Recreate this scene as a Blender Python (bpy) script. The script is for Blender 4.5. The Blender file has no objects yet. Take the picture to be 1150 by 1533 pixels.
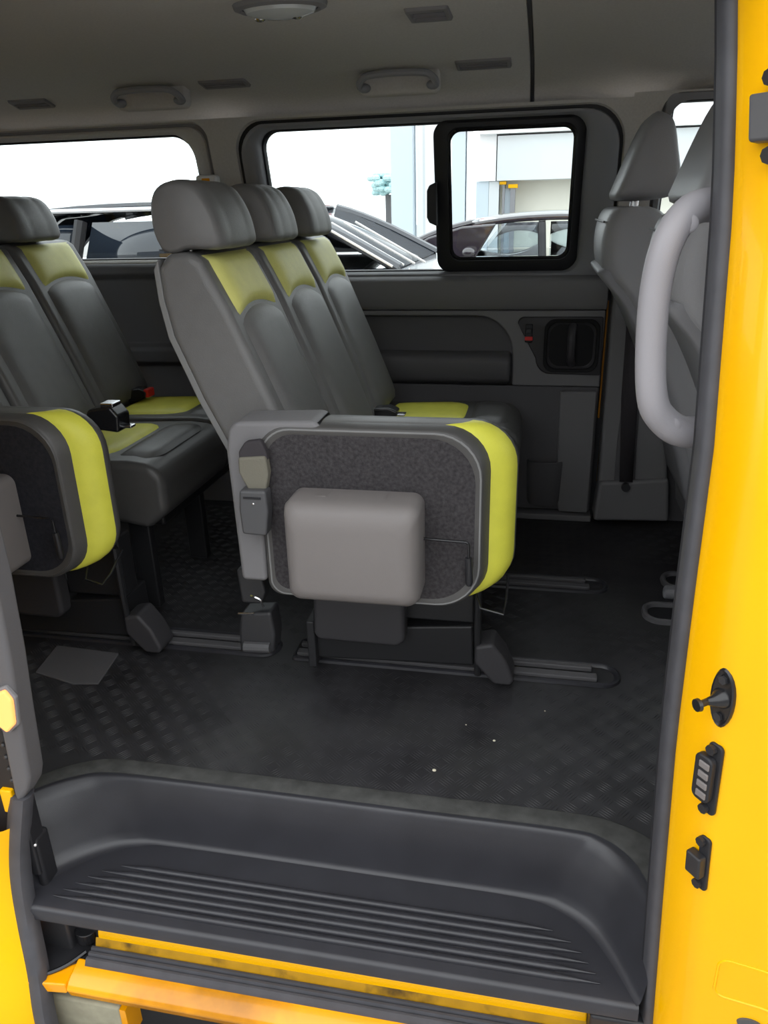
import bpy, bmesh, math, random
from mathutils import Vector, Matrix
random.seed(7)
scene = bpy.context.scene
COL = scene.collection
PI = math.pi

# ------------------------------------------------------------------ camera
cam = bpy.data.cameras.new('camera'); camo = bpy.data.objects.new('camera', cam); COL.objects.link(camo)
right = Vector((0.9807, 0.1934, -0.0253)); down = Vector((0.0495, -0.3709, -0.9274)); fwd = Vector((-0.1887, 0.9083, -0.3734))
m = Matrix((right, -down, -fwd)).transposed().to_4x4(); m.translation = Vector((0, 0, 1.03))
camo.matrix_world = m
cam.sensor_fit = 'AUTO'; cam.sensor_width = 36; cam.lens = 36*1130/1533; cam.clip_start = .01; cam.clip_end = 300
scene.camera = camo

# ------------------------------------------------------------------ world, light, exposure
w = bpy.data.worlds.new('sky'); scene.world = w; w.use_nodes = True
bg = w.node_tree.nodes['Background']; bg.inputs[0].default_value = (.95, .98, 1.0, 1); bg.inputs[1].default_value = 2.8
scene.view_settings.view_transform = 'Standard'; scene.view_settings.look = 'None'
scene.view_settings.gamma = 1; scene.view_settings.use_curve_mapping = False
scene.view_settings.exposure = 0.0

# ------------------------------------------------------------------ materials
def mat(name, col, rough=.5, spec=.5, metal=0, var=0, vscale=30, bump=0, bscale=400, coat=0, emit=0, dark=None, darkscale=6, sheen=0):
    mt = bpy.data.materials.new(name); mt.use_nodes = True; nt = mt.node_tree; b = nt.nodes['Principled BSDF']
    b.inputs['Base Color'].default_value = (*col, 1); b.inputs['Roughness'].default_value = rough
    b.inputs['Specular IOR Level'].default_value = spec; b.inputs['Metallic'].default_value = metal
    b.inputs['Coat Weight'].default_value = coat
    if sheen: b.inputs['Sheen Weight'].default_value = sheen
    if emit: b.inputs['Emission Color'].default_value = (*col, 1); b.inputs['Emission Strength'].default_value = emit
    tc = nt.nodes.new('ShaderNodeTexCoord')
    if var:
        n = nt.nodes.new('ShaderNodeTexNoise'); n.inputs['Scale'].default_value = vscale; n.inputs['Detail'].default_value = 6
        r = nt.nodes.new('ShaderNodeValToRGB'); nt.links.new(tc.outputs['Object'], n.inputs['Vector'])
        nt.links.new(n.outputs['Fac'], r.inputs['Fac'])
        r.color_ramp.elements[0].position = .3; r.color_ramp.elements[1].position = .7
        r.color_ramp.elements[0].color = (*[c*(1-var) for c in col], 1)
        r.color_ramp.elements[1].color = (*[min(1, c*(1+var)) for c in col], 1)
        out = r.outputs['Color']
        if dark:
            n2 = nt.nodes.new('ShaderNodeTexNoise'); n2.inputs['Scale'].default_value = darkscale; n2.inputs['Detail'].default_value = 8
            nt.links.new(tc.outputs['Object'], n2.inputs['Vector'])
            r2 = nt.nodes.new('ShaderNodeValToRGB'); r2.color_ramp.elements[0].position = .5; r2.color_ramp.elements[1].position = .68
            nt.links.new(n2.outputs['Fac'], r2.inputs['Fac'])
            mx = nt.nodes.new('ShaderNodeMix'); mx.data_type = 'RGBA'
            nt.links.new(r2.outputs['Color'], mx.inputs[0]); nt.links.new(out, mx.inputs[6]); mx.inputs[7].default_value = (*dark, 1)
            out = mx.outputs[2]
        nt.links.new(out, b.inputs['Base Color'])
    if bump:
        n = nt.nodes.new('ShaderNodeTexNoise'); n.inputs['Scale'].default_value = bscale; n.inputs['Detail'].default_value = 3
        nt.links.new(tc.outputs['Object'], n.inputs['Vector'])
        bp = nt.nodes.new('ShaderNodeBump'); bp.inputs['Strength'].default_value = bump; bp.inputs['Distance'].default_value = .002
        nt.links.new(n.outputs['Fac'], bp.inputs['Height']); nt.links.new(bp.outputs['Normal'], b.inputs['Normal'])
    return mt

def glassmat(name, tint, refl=.06):
    mt = bpy.data.materials.new(name); mt.use_nodes = True; nt = mt.node_tree; nt.nodes.clear()
    o = nt.nodes.new('ShaderNodeOutputMaterial'); t = nt.nodes.new('ShaderNodeBsdfTransparent'); g = nt.nodes.new('ShaderNodeBsdfGlossy')
    t.inputs[0].default_value = (*tint, 1); g.inputs['Roughness'].default_value = .02
    fr = nt.nodes.new('ShaderNodeLayerWeight'); fr.inputs['Blend'].default_value = refl*4
    mx = nt.nodes.new('ShaderNodeMixShader'); nt.links.new(fr.outputs['Fresnel'], mx.inputs[0])
    nt.links.new(t.outputs[0], mx.inputs[1]); nt.links.new(g.outputs[0], mx.inputs[2]); nt.links.new(mx.outputs[0], o.inputs[0])
    return mt

YEL = mat('yellow_paint', (1.0, .50, .0), .25, .25, coat=.15, var=.03, vscale=3)
YELD = mat('dirty_yellow_paint', (.50, .26, .01), .45, .4, var=.15, vscale=25, dark=(.05, .03, .01), darkscale=14)
ORG = mat('sill_paint', (.95, .38, .0), .28, .5, coat=.3, var=.06, vscale=8, dark=(.45, .17, .0), darkscale=5)
SEAL = mat('seal_rubber', (.066, .066, .075), .55, .4, var=.1)
SEALD = mat('black_rubber', (.018, .018, .021), .5, .4)
HEAD = mat('headliner_fabric', (.52, .50, .475), .95, .1, var=.05, vscale=180, bump=.3, bscale=700)
TRIM = mat('grey_trim', (.26, .26, .275), .55, .35, bump=.15, bscale=900)
TRIMD = mat('dark_grey_trim', (.118, .115, .121), .6, .3, bump=.2, bscale=900)
TRIMM = mat('mid_grey_trim', (.205, .20, .207), .55, .35, bump=.2, bscale=900)
BEZ = mat('charcoal_plastic', (.05, .048, .052), .5, .35)
BOWL = mat('matt_black_plastic', (.014, .014, .015), .6, .2)
GAPP = mat('shaded_seam_paint', (.45, .17, .0), .5, .3)  # body yellow with the shade of the gap put into its colour
BLK = mat('black_plastic', (.022, .022, .025), .42, .45, bump=.1, bscale=900)
BLKG = mat('dark_gloss_plastic', (.015, .015, .017), .25, .5)
STEP = mat('step_plastic', (.030, .030, .036), .33, .5, var=.12, vscale=12, bump=.15, bscale=1200)
STEPB = mat('worn_carpet_edge', (.085, .085, .082), .9, .15, var=.25, vscale=30, bump=.3, bscale=600)
FLOOR = mat('floor_rubber', (.031, .030, .033), .46, .45, var=.35, vscale=9, dark=(.045, .045, .045), darkscale=3)
BARS = mat('tread_rubber', (.033, .032, .035), .40, .5)
VIN = mat('grey_vinyl', (.165, .162, .16), .42, .45, var=.04, bump=.25, bscale=500)
VIND = mat('dark_grey_vinyl', (.085, .082, .08), .4, .45, var=.05, bump=.25, bscale=500)
VINY = mat('lime_vinyl', (.80, .775, .25), .45, .4, var=.04, bump=.25, bscale=450)
VINYB = mat('bright_lime_vinyl', (.80, .78, .09), .45, .4, var=.04, bump=.2, bscale=450)
VINF = mat('light_grey_leather', (.33, .33, .345), .42, .45, bump=.25, bscale=500)
CARP = mat('grey_carpet', (.058, .054, .057), .98, .1, var=.3, vscale=150, bump=.8, bscale=350)
CARPD = mat('black_carpet', (.03, .03, .036), .95, .1, var=.2, vscale=120, bump=.5, bscale=350)
PIPE = mat('pale_piping', (.24, .24, .24), .5, .4)
COVER = mat('warm_grey_plastic', (.195, .178, .173), .45, .4, bump=.15, bscale=900)
GRAB = mat('light_grey_plastic', (.30, .29, .31), .45, .4, bump=.1, bscale=900)
STEEL = mat('painted_steel', (.02, .02, .022), .4, .5)
IRON = mat('dark_steel', (.03, .03, .033), .45, .5)
CHROME = mat('chrome', (.7, .7, .72), .2, .5, metal=1)
BELT = mat('belt_webbing', (.055, .05, .055), .8, .2, bump=.5, bscale=500)
BELTK = mat('khaki_webbing', (.19, .18, .145), .8, .2, bump=.4, bscale=400)
BUCK = mat('buckle_plastic', (.085, .085, .09), .4, .4)
RED = mat('red_plastic', (.7, .02, .015), .4, .5)
LENS = mat('clear_lens', (.55, .58, .58), .12, .7)
AMBER = mat('lit_courtesy_lens', (1.0, .36, .10), .3, .5, emit=1.3)
GLASS = glassmat('window_glass', (.93, .96, .96))
CARGL = glassmat('car_glass', (.86, .90, .92), .06)
CARGD = mat('dark_car_glass', (.012, .018, .028), .05, .8)
CARB = mat('dark_car_paint', (.015, .018, .03), .15, .7, coat=1)
CARR = mat('dark_maroon_car_paint', (.03, .022, .03), .15, .7, coat=1)
TYRE = mat('tyre_rubber', (.02, .02, .02), .8, .2)
GROUND = mat('concrete_ground', (.34, .33, .32), .8, .2, var=.08, vscale=2)
WHITEW = mat('white_wall', (.93, .94, .94), .8, .2)
CREAM = mat('cream_wall', (.88, .86, .76), .8, .2)
GREYC = mat('pale_blue_grey_column', (.62, .70, .76), .7, .2)
BEAM = mat('pale_grey_beam', (.70, .73, .74), .7, .2)
BEAMD = mat('grey_light_blocker', (.30, .30, .30), .8, .2)  # only for the added wall behind the camera
BEIGE = mat('beige_plastic', (.36, .34, .25), .7, .2, var=.15)
CRUMB = mat('pale_crumb', (.75, .7, .55), .8, .2)
LEAF = mat('pale_foliage', (.50, .72, .74), .8, .2, var=.3)
WHITE = mat('white_trim_and_reflection', (.85, .85, .85), .4, .4)

# ------------------------------------------------------------------ mesh helpers
def new(name, me, mt, parent=None, smooth=True, bevel=0, seg=3, ang=35, solid=0):
    o = bpy.data.objects.new(name, me); COL.objects.link(o)
    for x in (mt if isinstance(mt, (list, tuple)) else [mt]): me.materials.append(x)
    if parent: o.parent = parent
    if smooth:
        me.shade_smooth(); me.set_sharp_from_angle(angle=math.radians(ang))
    if solid:
        s = o.modifiers.new('thick', 'SOLIDIFY'); s.thickness = solid; s.offset = -1
    if bevel:
        b = o.modifiers.new('bevel', 'BEVEL'); b.width = bevel; b.segments = seg; b.limit_method = 'ANGLE'; b.angle_limit = math.radians(32)
        b.harden_normals = True
    return o

class M:
    def __init__(s): s.v = []; s.f = []
    def add(s, vs, fs, T=None):
        o = len(s.v); s.v += [tuple(T @ Vector(v)) if T else tuple(v) for v in vs]; s.f += [tuple(i+o for i in f) for f in fs]; return s
    def box(s, x0, x1, y0, y1, z0, z1, T=None):
        return s.add([(x, y, z) for x in (x0, x1) for y in (y0, y1) for z in (z0, z1)],
              [(0, 1, 3, 2), (4, 6, 7, 5), (0, 4, 5, 1), (2, 3, 7, 6), (0, 2, 6, 4), (1, 5, 7, 3)], T)
    def prism(s, poly, ax, a, b, T=None):
        # poly of 2d points in the plane normal to ax
        def p(q, t): return {'x': (t, q[0], q[1]), 'y': (q[0], t, q[1]), 'z': (q[0], q[1], t)}[ax]
        n = len(poly)
        return s.add([p(q, a) for q in poly]+[p(q, b) for q in poly],
              [tuple(range(n)), tuple(range(2*n-1, n-1, -1))]+[(i, i+n, (i+1) % n+n, (i+1) % n) for i in range(n)], T)
    def loft(s, rings, closed=True, cap0=False, cap1=False, T=None):
        n = len(rings[0]); vs = [p for r in rings for p in r]; fs = []
        for k in range(len(rings)-1):
            for i in range(n if closed else n-1):
                j = (i+1) % n; fs.append((k*n+i, k*n+j, (k+1)*n+j, (k+1)*n+i))
        if cap0: fs.append(tuple(range(n-1, -1, -1)))
        if cap1: fs.append(tuple(range((len(rings)-1)*n, len(rings)*n)))
        return s.add(vs, fs, T)
    def tube(s, path, r, seg=8, T=None, closed=False):
        P = [Vector(p) for p in path]; rings = []; up = Vector((0, 0, 1)); prev = None
        for i, p in enumerate(P):
            d = (P[min(i+1, len(P)-1)]-P[max(i-1, 0)])
            if closed: d = P[(i+1) % len(P)]-P[i-1]
            d.normalize()
            if prev is None: a = d.orthogonal().normalized()
            else: a = (prev-d*prev.dot(d)).normalized()
            prev = a; b = d.cross(a); rr = r[i] if isinstance(r, (list, tuple)) else r
            rings.append([tuple(p+a*rr*math.cos(2*PI*k/seg)+b*rr*math.sin(2*PI*k/seg)) for k in range(seg)])
        if closed: rings.append(rings[0]); return s.loft(rings, T=T)
        return s.loft(rings, True, True, True, T)
    def ball(s, c, rx, ry, rz, n=10, T=None):
        rings = []
        for i in range(1, n):
            a = PI*i/n; rings.append([(c[0]+rx*math.sin(a)*math.cos(t*2*PI/12), c[1]+ry*math.sin(a)*math.sin(t*2*PI/12), c[2]+rz*math.cos(a)) for t in range(12)])
        return s.loft(rings, True, True, True, T)
    def build(s, name, mt, parent=None, **k):
        me = bpy.data.meshes.new(name); me.from_pydata(s.v, [], s.f); me.update()
        b = bmesh.new(); b.from_mesh(me); bmesh.ops.remove_doubles(b, verts=b.verts, dist=1e-6)
        bmesh.ops.recalc_face_normals(b, faces=b.faces); b.to_mesh(me); b.free()
        return new(name, me, mt, parent, **k)

def rrect(a0, a1, b0, b1, r, n=6):
    out = []
    for (cx, cy, s) in ((a1-r, b1-r, 0), (a0+r, b1-r, 1), (a0+r, b0+r, 2), (a1-r, b0+r, 3)):
        for k in range(n+1):
            t = PI/2*(s+k/n); out.append((cx+r*math.cos(t), cy+r*math.sin(t)))
    return out
def rrect4(a0, a1, b0, b1, rs, n=6):   # radii for (a1b1, a0b1, a0b0, a1b0)
    out = []
    for s, (cx, cy, r) in enumerate(((a1-rs[0], b1-rs[0], rs[0]), (a0+rs[1], b1-rs[1], rs[1]), (a0+rs[2], b0+rs[2], rs[2]), (a1-rs[3], b0+rs[3], rs[3]))):
        for k in range(n+1):
            t = PI/2*(s+k/n); out.append((cx+r*math.cos(t), cy+r*math.sin(t)))
    return out
def smoothpath(P, k=6):
    P = [Vector(p) for p in P]; out = []
    for i in range(len(P)-1):
        a = P[max(i-1, 0)]; b = P[i]; c = P[i+1]; d = P[min(i+2, len(P)-1)]
        for j in range(k):
            t = j/k; out.append(tuple(.5*((2*b)+(c-a)*t+(2*a-5*b+4*c-d)*t*t+(3*b-a-3*c+d)*t**3)))
    out.append(tuple(P[-1])); return out
def lerp(a, b, t): return a+(b-a)*t
def interp(tab, z):
    if z <= tab[0][0]: return tab[0][1:]
    for p, q in zip(tab, tab[1:]):
        if z <= q[0]:
            t = (z-p[0])/(q[0]-p[0]); return tuple(lerp(a, b, t) for a, b in zip(p[1:], q[1:]))
    return tab[-1][1:]
def tag(o, label, cat, group=None, kind=None):
    o['label'] = label; o['category'] = cat
    if group: o['group'] = group
    if kind: o['kind'] = kind
    return o
def struct(o, label=None):
    o['kind'] = 'structure'
    if label: o['label'] = label
    return o
def empty(name, loc=(0, 0, 0)):
    o = bpy.data.objects.new(name, None); COL.objects.link(o); o.location = loc; o.empty_display_size = .05; return o
def B(x0, x1, y0, y1, z0, z1, name, mt, parent=None, **k): return M().box(x0, x1, y0, y1, z0, z1).build(name, mt, parent, **k)

# ================================================================== STRUCTURE
# ---- floor
fo = [(-2.6, .93), (-1.0, .93), (-.965, .975), (-.925, 1.035), (-.87, 1.08), (-.80, 1.105), (.10, 1.108), (.185, 1.095), (.24, 1.06), (.275, .99), (.30, .93), (1.3, .93), (1.3, 2.62), (-2.6, 2.62)]
floor = struct(M().prism(fo, 'z', -.03, 0).build('floor', FLOOR, smooth=False), 'black rubber van floor with raised tread pattern')
tb = M()
def inside(x, y):
    return y > 1.12 and x > -1.25 and y < 2.5 and x < .5 and not (-1.2 < x < .24 and 1.49 < y < 1.62) and not (.27 < x and 1.8 < y < 2.2)
pitch = .033
for i in range(-40, 18):
    for j in range(33, 78):
        x = i*pitch; y = j*pitch
        if not inside(x, y): continue
        flip = (i+j) % 2
        a = math.radians(52 if flip else -52)
        a = math.radians(-38 if flip else 52)
        ca, sa = math.cos(a), math.sin(a)
        L = .0145
        for k in range(-2, 3):
            px, py = x-sa*k*.0056, y+ca*k*.0056
            if 1.1 > py: continue
            q = []
            for (u, v) in ((-L, 0), (0, -.0008), (L, 0), (0, .0008)):
                q.append((px+ca*u-sa*v, py+sa*u+ca*v, 0.0002))
            q.append((px, py, .0010))
            tb.add([q[0], q[1], q[2], q[3], q[4]], [(0, 1, 4), (1, 2, 4), (2, 3, 4), (3, 0, 4)])
me = bpy.data.meshes.new('tread_bars'); me.from_pydata(tb.v, [], tb.f); me.update()
tbo = new('tread_bars', me, BARS, floor, smooth=False); tbo['kind'] = 'stuff'

# ---- ceiling: profile swept along the van, a lining of two pieces with the joint between
prof = [(2.462, 1.285), (2.45, 1.31), (2.42, 1.335), (2.36, 1.356), (2.27, 1.374), (2.1, 1.388), (1.8, 1.398), (1.5, 1.40), (1.2, 1.392), (1.08, 1.375), (1.0, 1.345), (.95, 1.30)]
prof = smoothpath([(a, b, 0) for a, b in prof], 4)
def roofz(y):
    for p, q in zip(prof, prof[1:]):
        if q[0] <= y <= p[0]: return lerp(p[1], q[1], (p[0]-y)/(p[0]-q[0]+1e-9))
    return 1.3
def roofpiece(x0, x1):
    r = []
    for x, dz in ((x0, .012), (x0+.004, .003), (x0+.01, 0), (x1-.01, 0), (x1-.004, .003), (x1, .012)):
        r.append([(x, p[0], p[1]+dz) for p in prof]+[(x, p[0], p[1]+.045) for p in reversed(prof)])
    return r
ceil = struct(M().loft(roofpiece(-2.62, -.052), True, True, True).build('ceiling', HEAD), 'grey fabric van headliner')
M().loft(roofpiece(-.048, 1.7), True, True, True).build('headliner_panel', HEAD, ceil)
M().tube([(-.05, p[0], p[1]+.008) for p in prof], .006, 6).build('panel_joint', SEALD, ceil)
# outer roof skin closes the top
B(-2.65, 1.8, .85, 2.62, 1.46, 1.48, 'roof_skin', YEL, ceil)

# ---- left wall (far side)
def yw(z): return 2.55 if z < .82 else 2.55-(z-.82)*.27
def ring(pts, off): return [(a, yw(b)+off, b) for a, b in pts]
wl = struct(B(-2.62, 1.75, 2.60, 2.62, -.3, .80, 'wall_left', YEL, smooth=False), 'yellow outer skin of the far side')
def surround(name_prefix, parent, X0, X1, Z0, Z1, gx0, gx1, gz0, gz1, gr, ix0, ix1, iz0, iz1, ir, mt1=TRIM, groove=True):
    n = 8
    outer = rrect(X0, X1, Z0, Z1, .001, n)
    g1 = rrect4(gx0, gx1, gz0, gz1, gr, n)
    a = M().loft([ring(outer, 0), ring(g1, 0), ring(rrect4(gx0+.004, gx1-.004, gz0+.004, gz1-.004, gr, n), .015)])
    pil = a.build(name_prefix+'pillar_lining', HEAD, parent, solid=0)
    d = .012
    g2 = rrect4(gx0+d, gx1-d, gz0+d*.5, gz1-d, gr, n)
    if True:
        M().loft([ring(rrect4(gx0+.002, gx1-.002, gz0+.002, gz1-.002, gr, n), .012), ring(rrect4(gx0+d, gx1-d, gz0+d*.5, gz1-d, gr, n), .012)]).build('trim_gap', SEALD if groove else TRIMM, parent)
    ii = lambda e: rrect4(ix0-e, ix1+e, iz0-e*.7, iz1+e*.6, ir, n)
    M().loft([ring(rrect4(gx0+d-.001, gx1-d+.001, gz0+d*.5, gz1-d+.001, gr, n), .014), ring(rrect4(gx0+d+.002, gx1-d-.002, gz0+d*.5, gz1-d-.002, gr, n), .003),
              ring(rrect4(gx0+d+.012, gx1-d-.012, gz0+d*.5+.004, gz1-d-.008, gr, n), -.002),
              ring(ii(.02), .0), ring(ii(.008), .006), ring(ii(0), .02), ring(ii(-.001), .06)]).build('window_surround', mt1, parent)
    M().loft([ring(ii(-.001), .05), ring(ii(-.006), .048), ring(ii(-.009), .056), ring(ii(-.009), .07)]).build('window_rubber', SEALD, parent)
door1 = struct(empty('door_1'), 'closed sliding door across the van'); 
surround('', door1, -1.02, .225, .79, 1.295, -.945, .213, .79, 1.287, (.10, .09, .01, .01), -.878, .108, .832, 1.262, (.05, .05, .03, .05))
win1 = struct(empty('window_1'), 'window of the far door with a sliding half')
fp = rrect(-.888, -.30, .826, 1.268, .04); M().loft([ring(fp, .058), ring(fp, .062)], cap0=True, cap1=True).build('fixed_pane', GLASS, win1)
fp = rrect(-.29, .10, .830, 1.262, .03); M().loft([ring(fp, .044), ring(fp, .048)], cap0=True, cap1=True).build('sliding_pane', GLASS, win1)
n = 8
M().loft([ring(rrect(-.333, .106, .832, 1.262, .04, n), .046), ring(rrect(-.333, .106, .832, 1.262, .04, n), .022), ring(rrect(-.325, .098, .839, 1.254, .04, n), .016),
          ring(rrect(-.293, .084, .866, 1.243, .035, n), .016), ring(rrect(-.287, .078, .872, 1.237, .03, n), .024), ring(rrect(-.287, .078, .872, 1.237, .03, n), .046)]).build('sliding_frame', SEALD, win1)
M().loft([ring(rrect(-.291, .082, .868, 1.241, .033, n), .0155), ring(rrect(-.287, .078, .872, 1.237, .033, n), .013), ring(rrect(-.281, .072, .878, 1.231, .03, n), .018)]).build('frame_bead', BLKG, win1)
M().prism([(-.345, 1.09), (-.322, 1.10), (-.322, .975), (-.345, .985), (-.352, 1.0), (-.352, 1.075)], 'y', 2.455, 2.5).build('window_latch', SEALD, win1, bevel=.004)
# door card
B(-.95, .205, 2.565, 2.60, .0, .83, 'door_shell', TRIMD, door1)
M().prism([(2.565, .822), (2.53, .817), (2.517, .808), (2.512, .785), (2.518, .73), (2.528, .716), (2.565, .716)], 'x', -.945, .208).build('belt_panel', TRIMM, door1, bevel=.004)
arc = [(-.20+.12*math.sin(t), .575+.122*math.cos(t)) for t in [PI/2*k/10 for k in range(11)]]
card = [(.205, .714), (-.945, .714), (-.945, .697)]+arc+[(-.078, .50), (-.078, .47), (.205, .47)]
M().prism(card, 'y', 2.528, 2.57).build('door_card', TRIMM, door1, bevel=.005)
M().prism([(2.57, .58), (2.50, .572), (2.485, .562), (2.482, .53), (2.495, .49), (2.53, .472), (2.57, .47)], 'x', -.94, -.085).build('armrest', TRIMD, door1, bevel=.012, seg=4)
B(-.945, .205, 2.535, 2.57, .03, .468, 'lower_panel', TRIMD, door1, bevel=.006)
M().prism([(.08, .455), (.198, .458), (.198, .03), (.10, .03), (.085, .10)], 'y', 2.515, 2.54).build('lower_strake', TRIMM, door1, bevel=.006)
pk = M()
pr = []
for z, s in ((.055, .8), (.07, .92), (.2, 1), (.212, .99), (.214, .93), (.2, .9)):
    pr.append([(.045+.062*s*math.cos(t), 2.54-.05*s*max(0, math.sin(t))**.6, z) for t in [PI*k/14 for k in range(15)]])
pk.loft(pr, closed=False, cap0=True); pk.build('bottle_pocket', TRIMD, door1)
B(-.945, .21, 2.505, 2.57, .0, .022, 'sill_strip', TRIMM, door1, bevel=.005)
# door handle bezel with bowl
n = 6
bz = [(.195, .690)]*(n+1)+[(-.062, .690)]*(n+1)+[(-.012, .518)]*(n+1)+[(.2, .515)]*(n+1)
def bzr(e, y, rr=.02):
    c = [(.2-e, .695-e), (-.066+e, .695-e), (-.005+e, .512+e), (.203-e, .510+e)]
    out = []
    rs = (.006, .02, .05, .006)
    for s, (x, z) in enumerate(c):
        sx = -1 if s in (0, 3) else 1; sz = -1 if s in (0, 1) else 1; r = rs[s]
        for k in range(n+1):
            t = PI/2*(s+k/n); out.append((x+sx*r+r*math.cos(t), y, z+sz*r+r*math.sin(t)))
    return out
bowl = lambda e, y: [(a, y, b) for a, b in rrect(.022+e, .190-e, .522+e, .686-e, .034, n)]
hz = M().loft([bzr(0, 2.53), bzr(0, 2.522), bzr(.003, 2.519), bowl(-.004, 2.519), bowl(0, 2.516), bowl(.006, 2.517), bowl(.010, 2.522), bowl(.016, 2.5268)], cap1=True).build('handle_bezel', BEZ, door1)
M().loft([bowl(-.003, 2.5185), bowl(-.001, 2.5145), bowl(.006, 2.516), bowl(.009, 2.521), bowl(.014, 2.5262)], cap1=True).build('handle_bowl', BOWL, hz)
hp = smoothpath([(.108, 2.55, .672), (.108, 2.528, .665), (.105, 2.508, .64), (.105, 2.503, .605), (.106, 2.508, .565), (.11, 2.528, .545), (.11, 2.55, .54)], 4)
M().tube(hp, .0135, 10).build('pull_lever', BEZ, hz)
B(-.042, -.018, 2.512, 2.522, .615, .672, 'lock_slot', SEALD, hz, bevel=.003)
B(-.039, -.021, 2.506, 2.518, .645, .66, 'lock_slider', BLK, hz, bevel=.002)
B(-.042, -.017, 2.5075, 2.514, .622, .634, 'lock_mark', RED, hz, bevel=.001)
struct(B(.2055, .2235, 2.57, 2.60, -.02, .79, 'trim_7', SEALD, smooth=False), 'dark gap behind the far door edge')
# painted edge seen in the gap behind the door card
struct(B(.2095, .2145, 2.553, 2.60, .36, .74, 'trim_1', GAPP, smooth=False), 'strip of yellow paint, colour darkened for shade, in the far door gap')

# ---- B pillar trim on the far side with front door window
bp = struct(empty('trim_2'), 'grey pillar trim behind the front seats')
M().prism([(.225, .04), (.22, .86), (.33, .86), (.40, .5), (.445, .16), (.445, .05)], 'y', 2.49, 2.58).build('pillar_panel', TRIMM, bp, bevel=.012)
M().prism([(.275, .05), (.272, .30), (.285, .72), (.325, .72), (.335, .30), (.345, .05)], 'y', 2.486, 2.50).build('belt_channel', TRIMD, bp, bevel=.004)
M().prism([(.215, .02), (.225, .16), (.445, .18), (.46, .03)], 'y', 2.47, 2.57).build('pillar_foot', TRIMM, bp, bevel=.012)
M().tube([(.31, 2.475, .15), (.31, 2.455, .15)], .014, 12).build('anchor_bolt', IRON, bp)
beltL = tag(M().loft([[(.265, 2.478, .70), (.318, 2.478, .70)], [(.27, 2.47, .45), (.32, 2.47, .45)], [(.288, 2.462, .17), (.33, 2.462, .17)]], closed=False).build('seat_belt', BELT, solid=.003),
    'black seat belt webbing running down the far pillar trim', 'belt')
surround('', bp, .225, 1.75, .80, 1.305, .30, 1.30, .82, 1.300, (.10, .05, .02, .02), .332, 1.25, .87, 1.286, (.05, .022, .03, .05), groove=False)
win3 = struct(empty('window_3'), 'front door window'); fp = rrect(.322, 1.26, .86, 1.292, .02); M().loft([ring(fp, .058), ring(fp, .062)], cap0=True, cap1=True).build('pane', GLASS, win3)
B(.445, 1.75, 2.56, 2.60, -.03, .82, 'front_door_lining', TRIMD, bp)

# ---- rear quarter of the left wall
rq = struct(empty('trim_3'), 'dark rear quarter lining')
surround('', rq, -2.62, -1.02, .80, 1.295, -2.4, -1.03, .84, 1.29, (.05, .05, .02, .02), -2.25, -1.092, .882, 1.262, (.075, .06, .04, .035), groove=False, mt1=HEAD)
win2 = struct(empty('window_2'), 'rear quarter window'); fp = rrect(-2.26, -1.08, .872, 1.27, .02); M().loft([ring(fp, .058), ring(fp, .062)], cap0=True, cap1=True).build('pane', GLASS, win2)
M().prism([(2.60, .872), (2.53, .872), (2.515, .862), (2.51, .84), (2.53, .82), (2.53, .60), (2.50, .592), (2.49, .58), (2.495, .54), (2.53, .52), (2.53, .0), (2.60, .0)], 'x', -2.6, -.955).build('quarter_panel', TRIMD, rq, bevel=.006)
M().prism([(-1.0, .80), (-.95, .80), (-.95, .0), (-1.0, .0)], 'y', 2.50, 2.56).build('door_pillar', TRIMD, rq, bevel=.012)
t = empty('belt_guide', (-1.04, 2.42, 1.12)); tag(t, 'small pale belt guide with amber tag on the pillar above the first headrest', 'belt guide')
B(-.035, .035, -.01, .03, -.02, .02, 'guide_body', WHITE, t, bevel=.01); B(-.012, .014, -.013, .0, -.012, .010, 'amber_tag', ORG, t, bevel=.002)

# ---- rear wall, front end, near side shell
wb = struct(empty('wall_rear'), 'rear end of the cabin')
B(-2.65, -2.6, .9, 2.6, -.03, .85, 'tailgate_lining', TRIMD, wb); B(-2.65, -2.6, .9, 1.05, .85, 1.4, 'side_post', HEAD, wb); B(-2.65, -2.6, 2.4, 2.6, .85, 1.4, 'side_post', HEAD, wb)
B(-2.65, -2.6, 1.05, 2.4, 1.3, 1.4, 'top_rail', HEAD, wb)
win4 = struct(B(-2.63, -2.62, 1.05, 2.4, .85, 1.3, 'window_4', GLASS), 'tailgate window')
wf = struct(empty('wall_front'), 'front end of the cabin')
M().prism([(1.5, -.03), (1.5, .62), (1.3, .78), (1.32, .80), (1.78, .80), (1.78, -.03)], 'y', .9, 2.6).build('dashboard', TRIMD, wf, bevel=.02)
win5 = struct(M().prism([(1.78, .80), (1.79, .80), (1.61, 1.40), (1.60, 1.40)], 'y', .95, 2.55).build('window_5', GLASS, smooth=False), 'windscreen')

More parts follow.
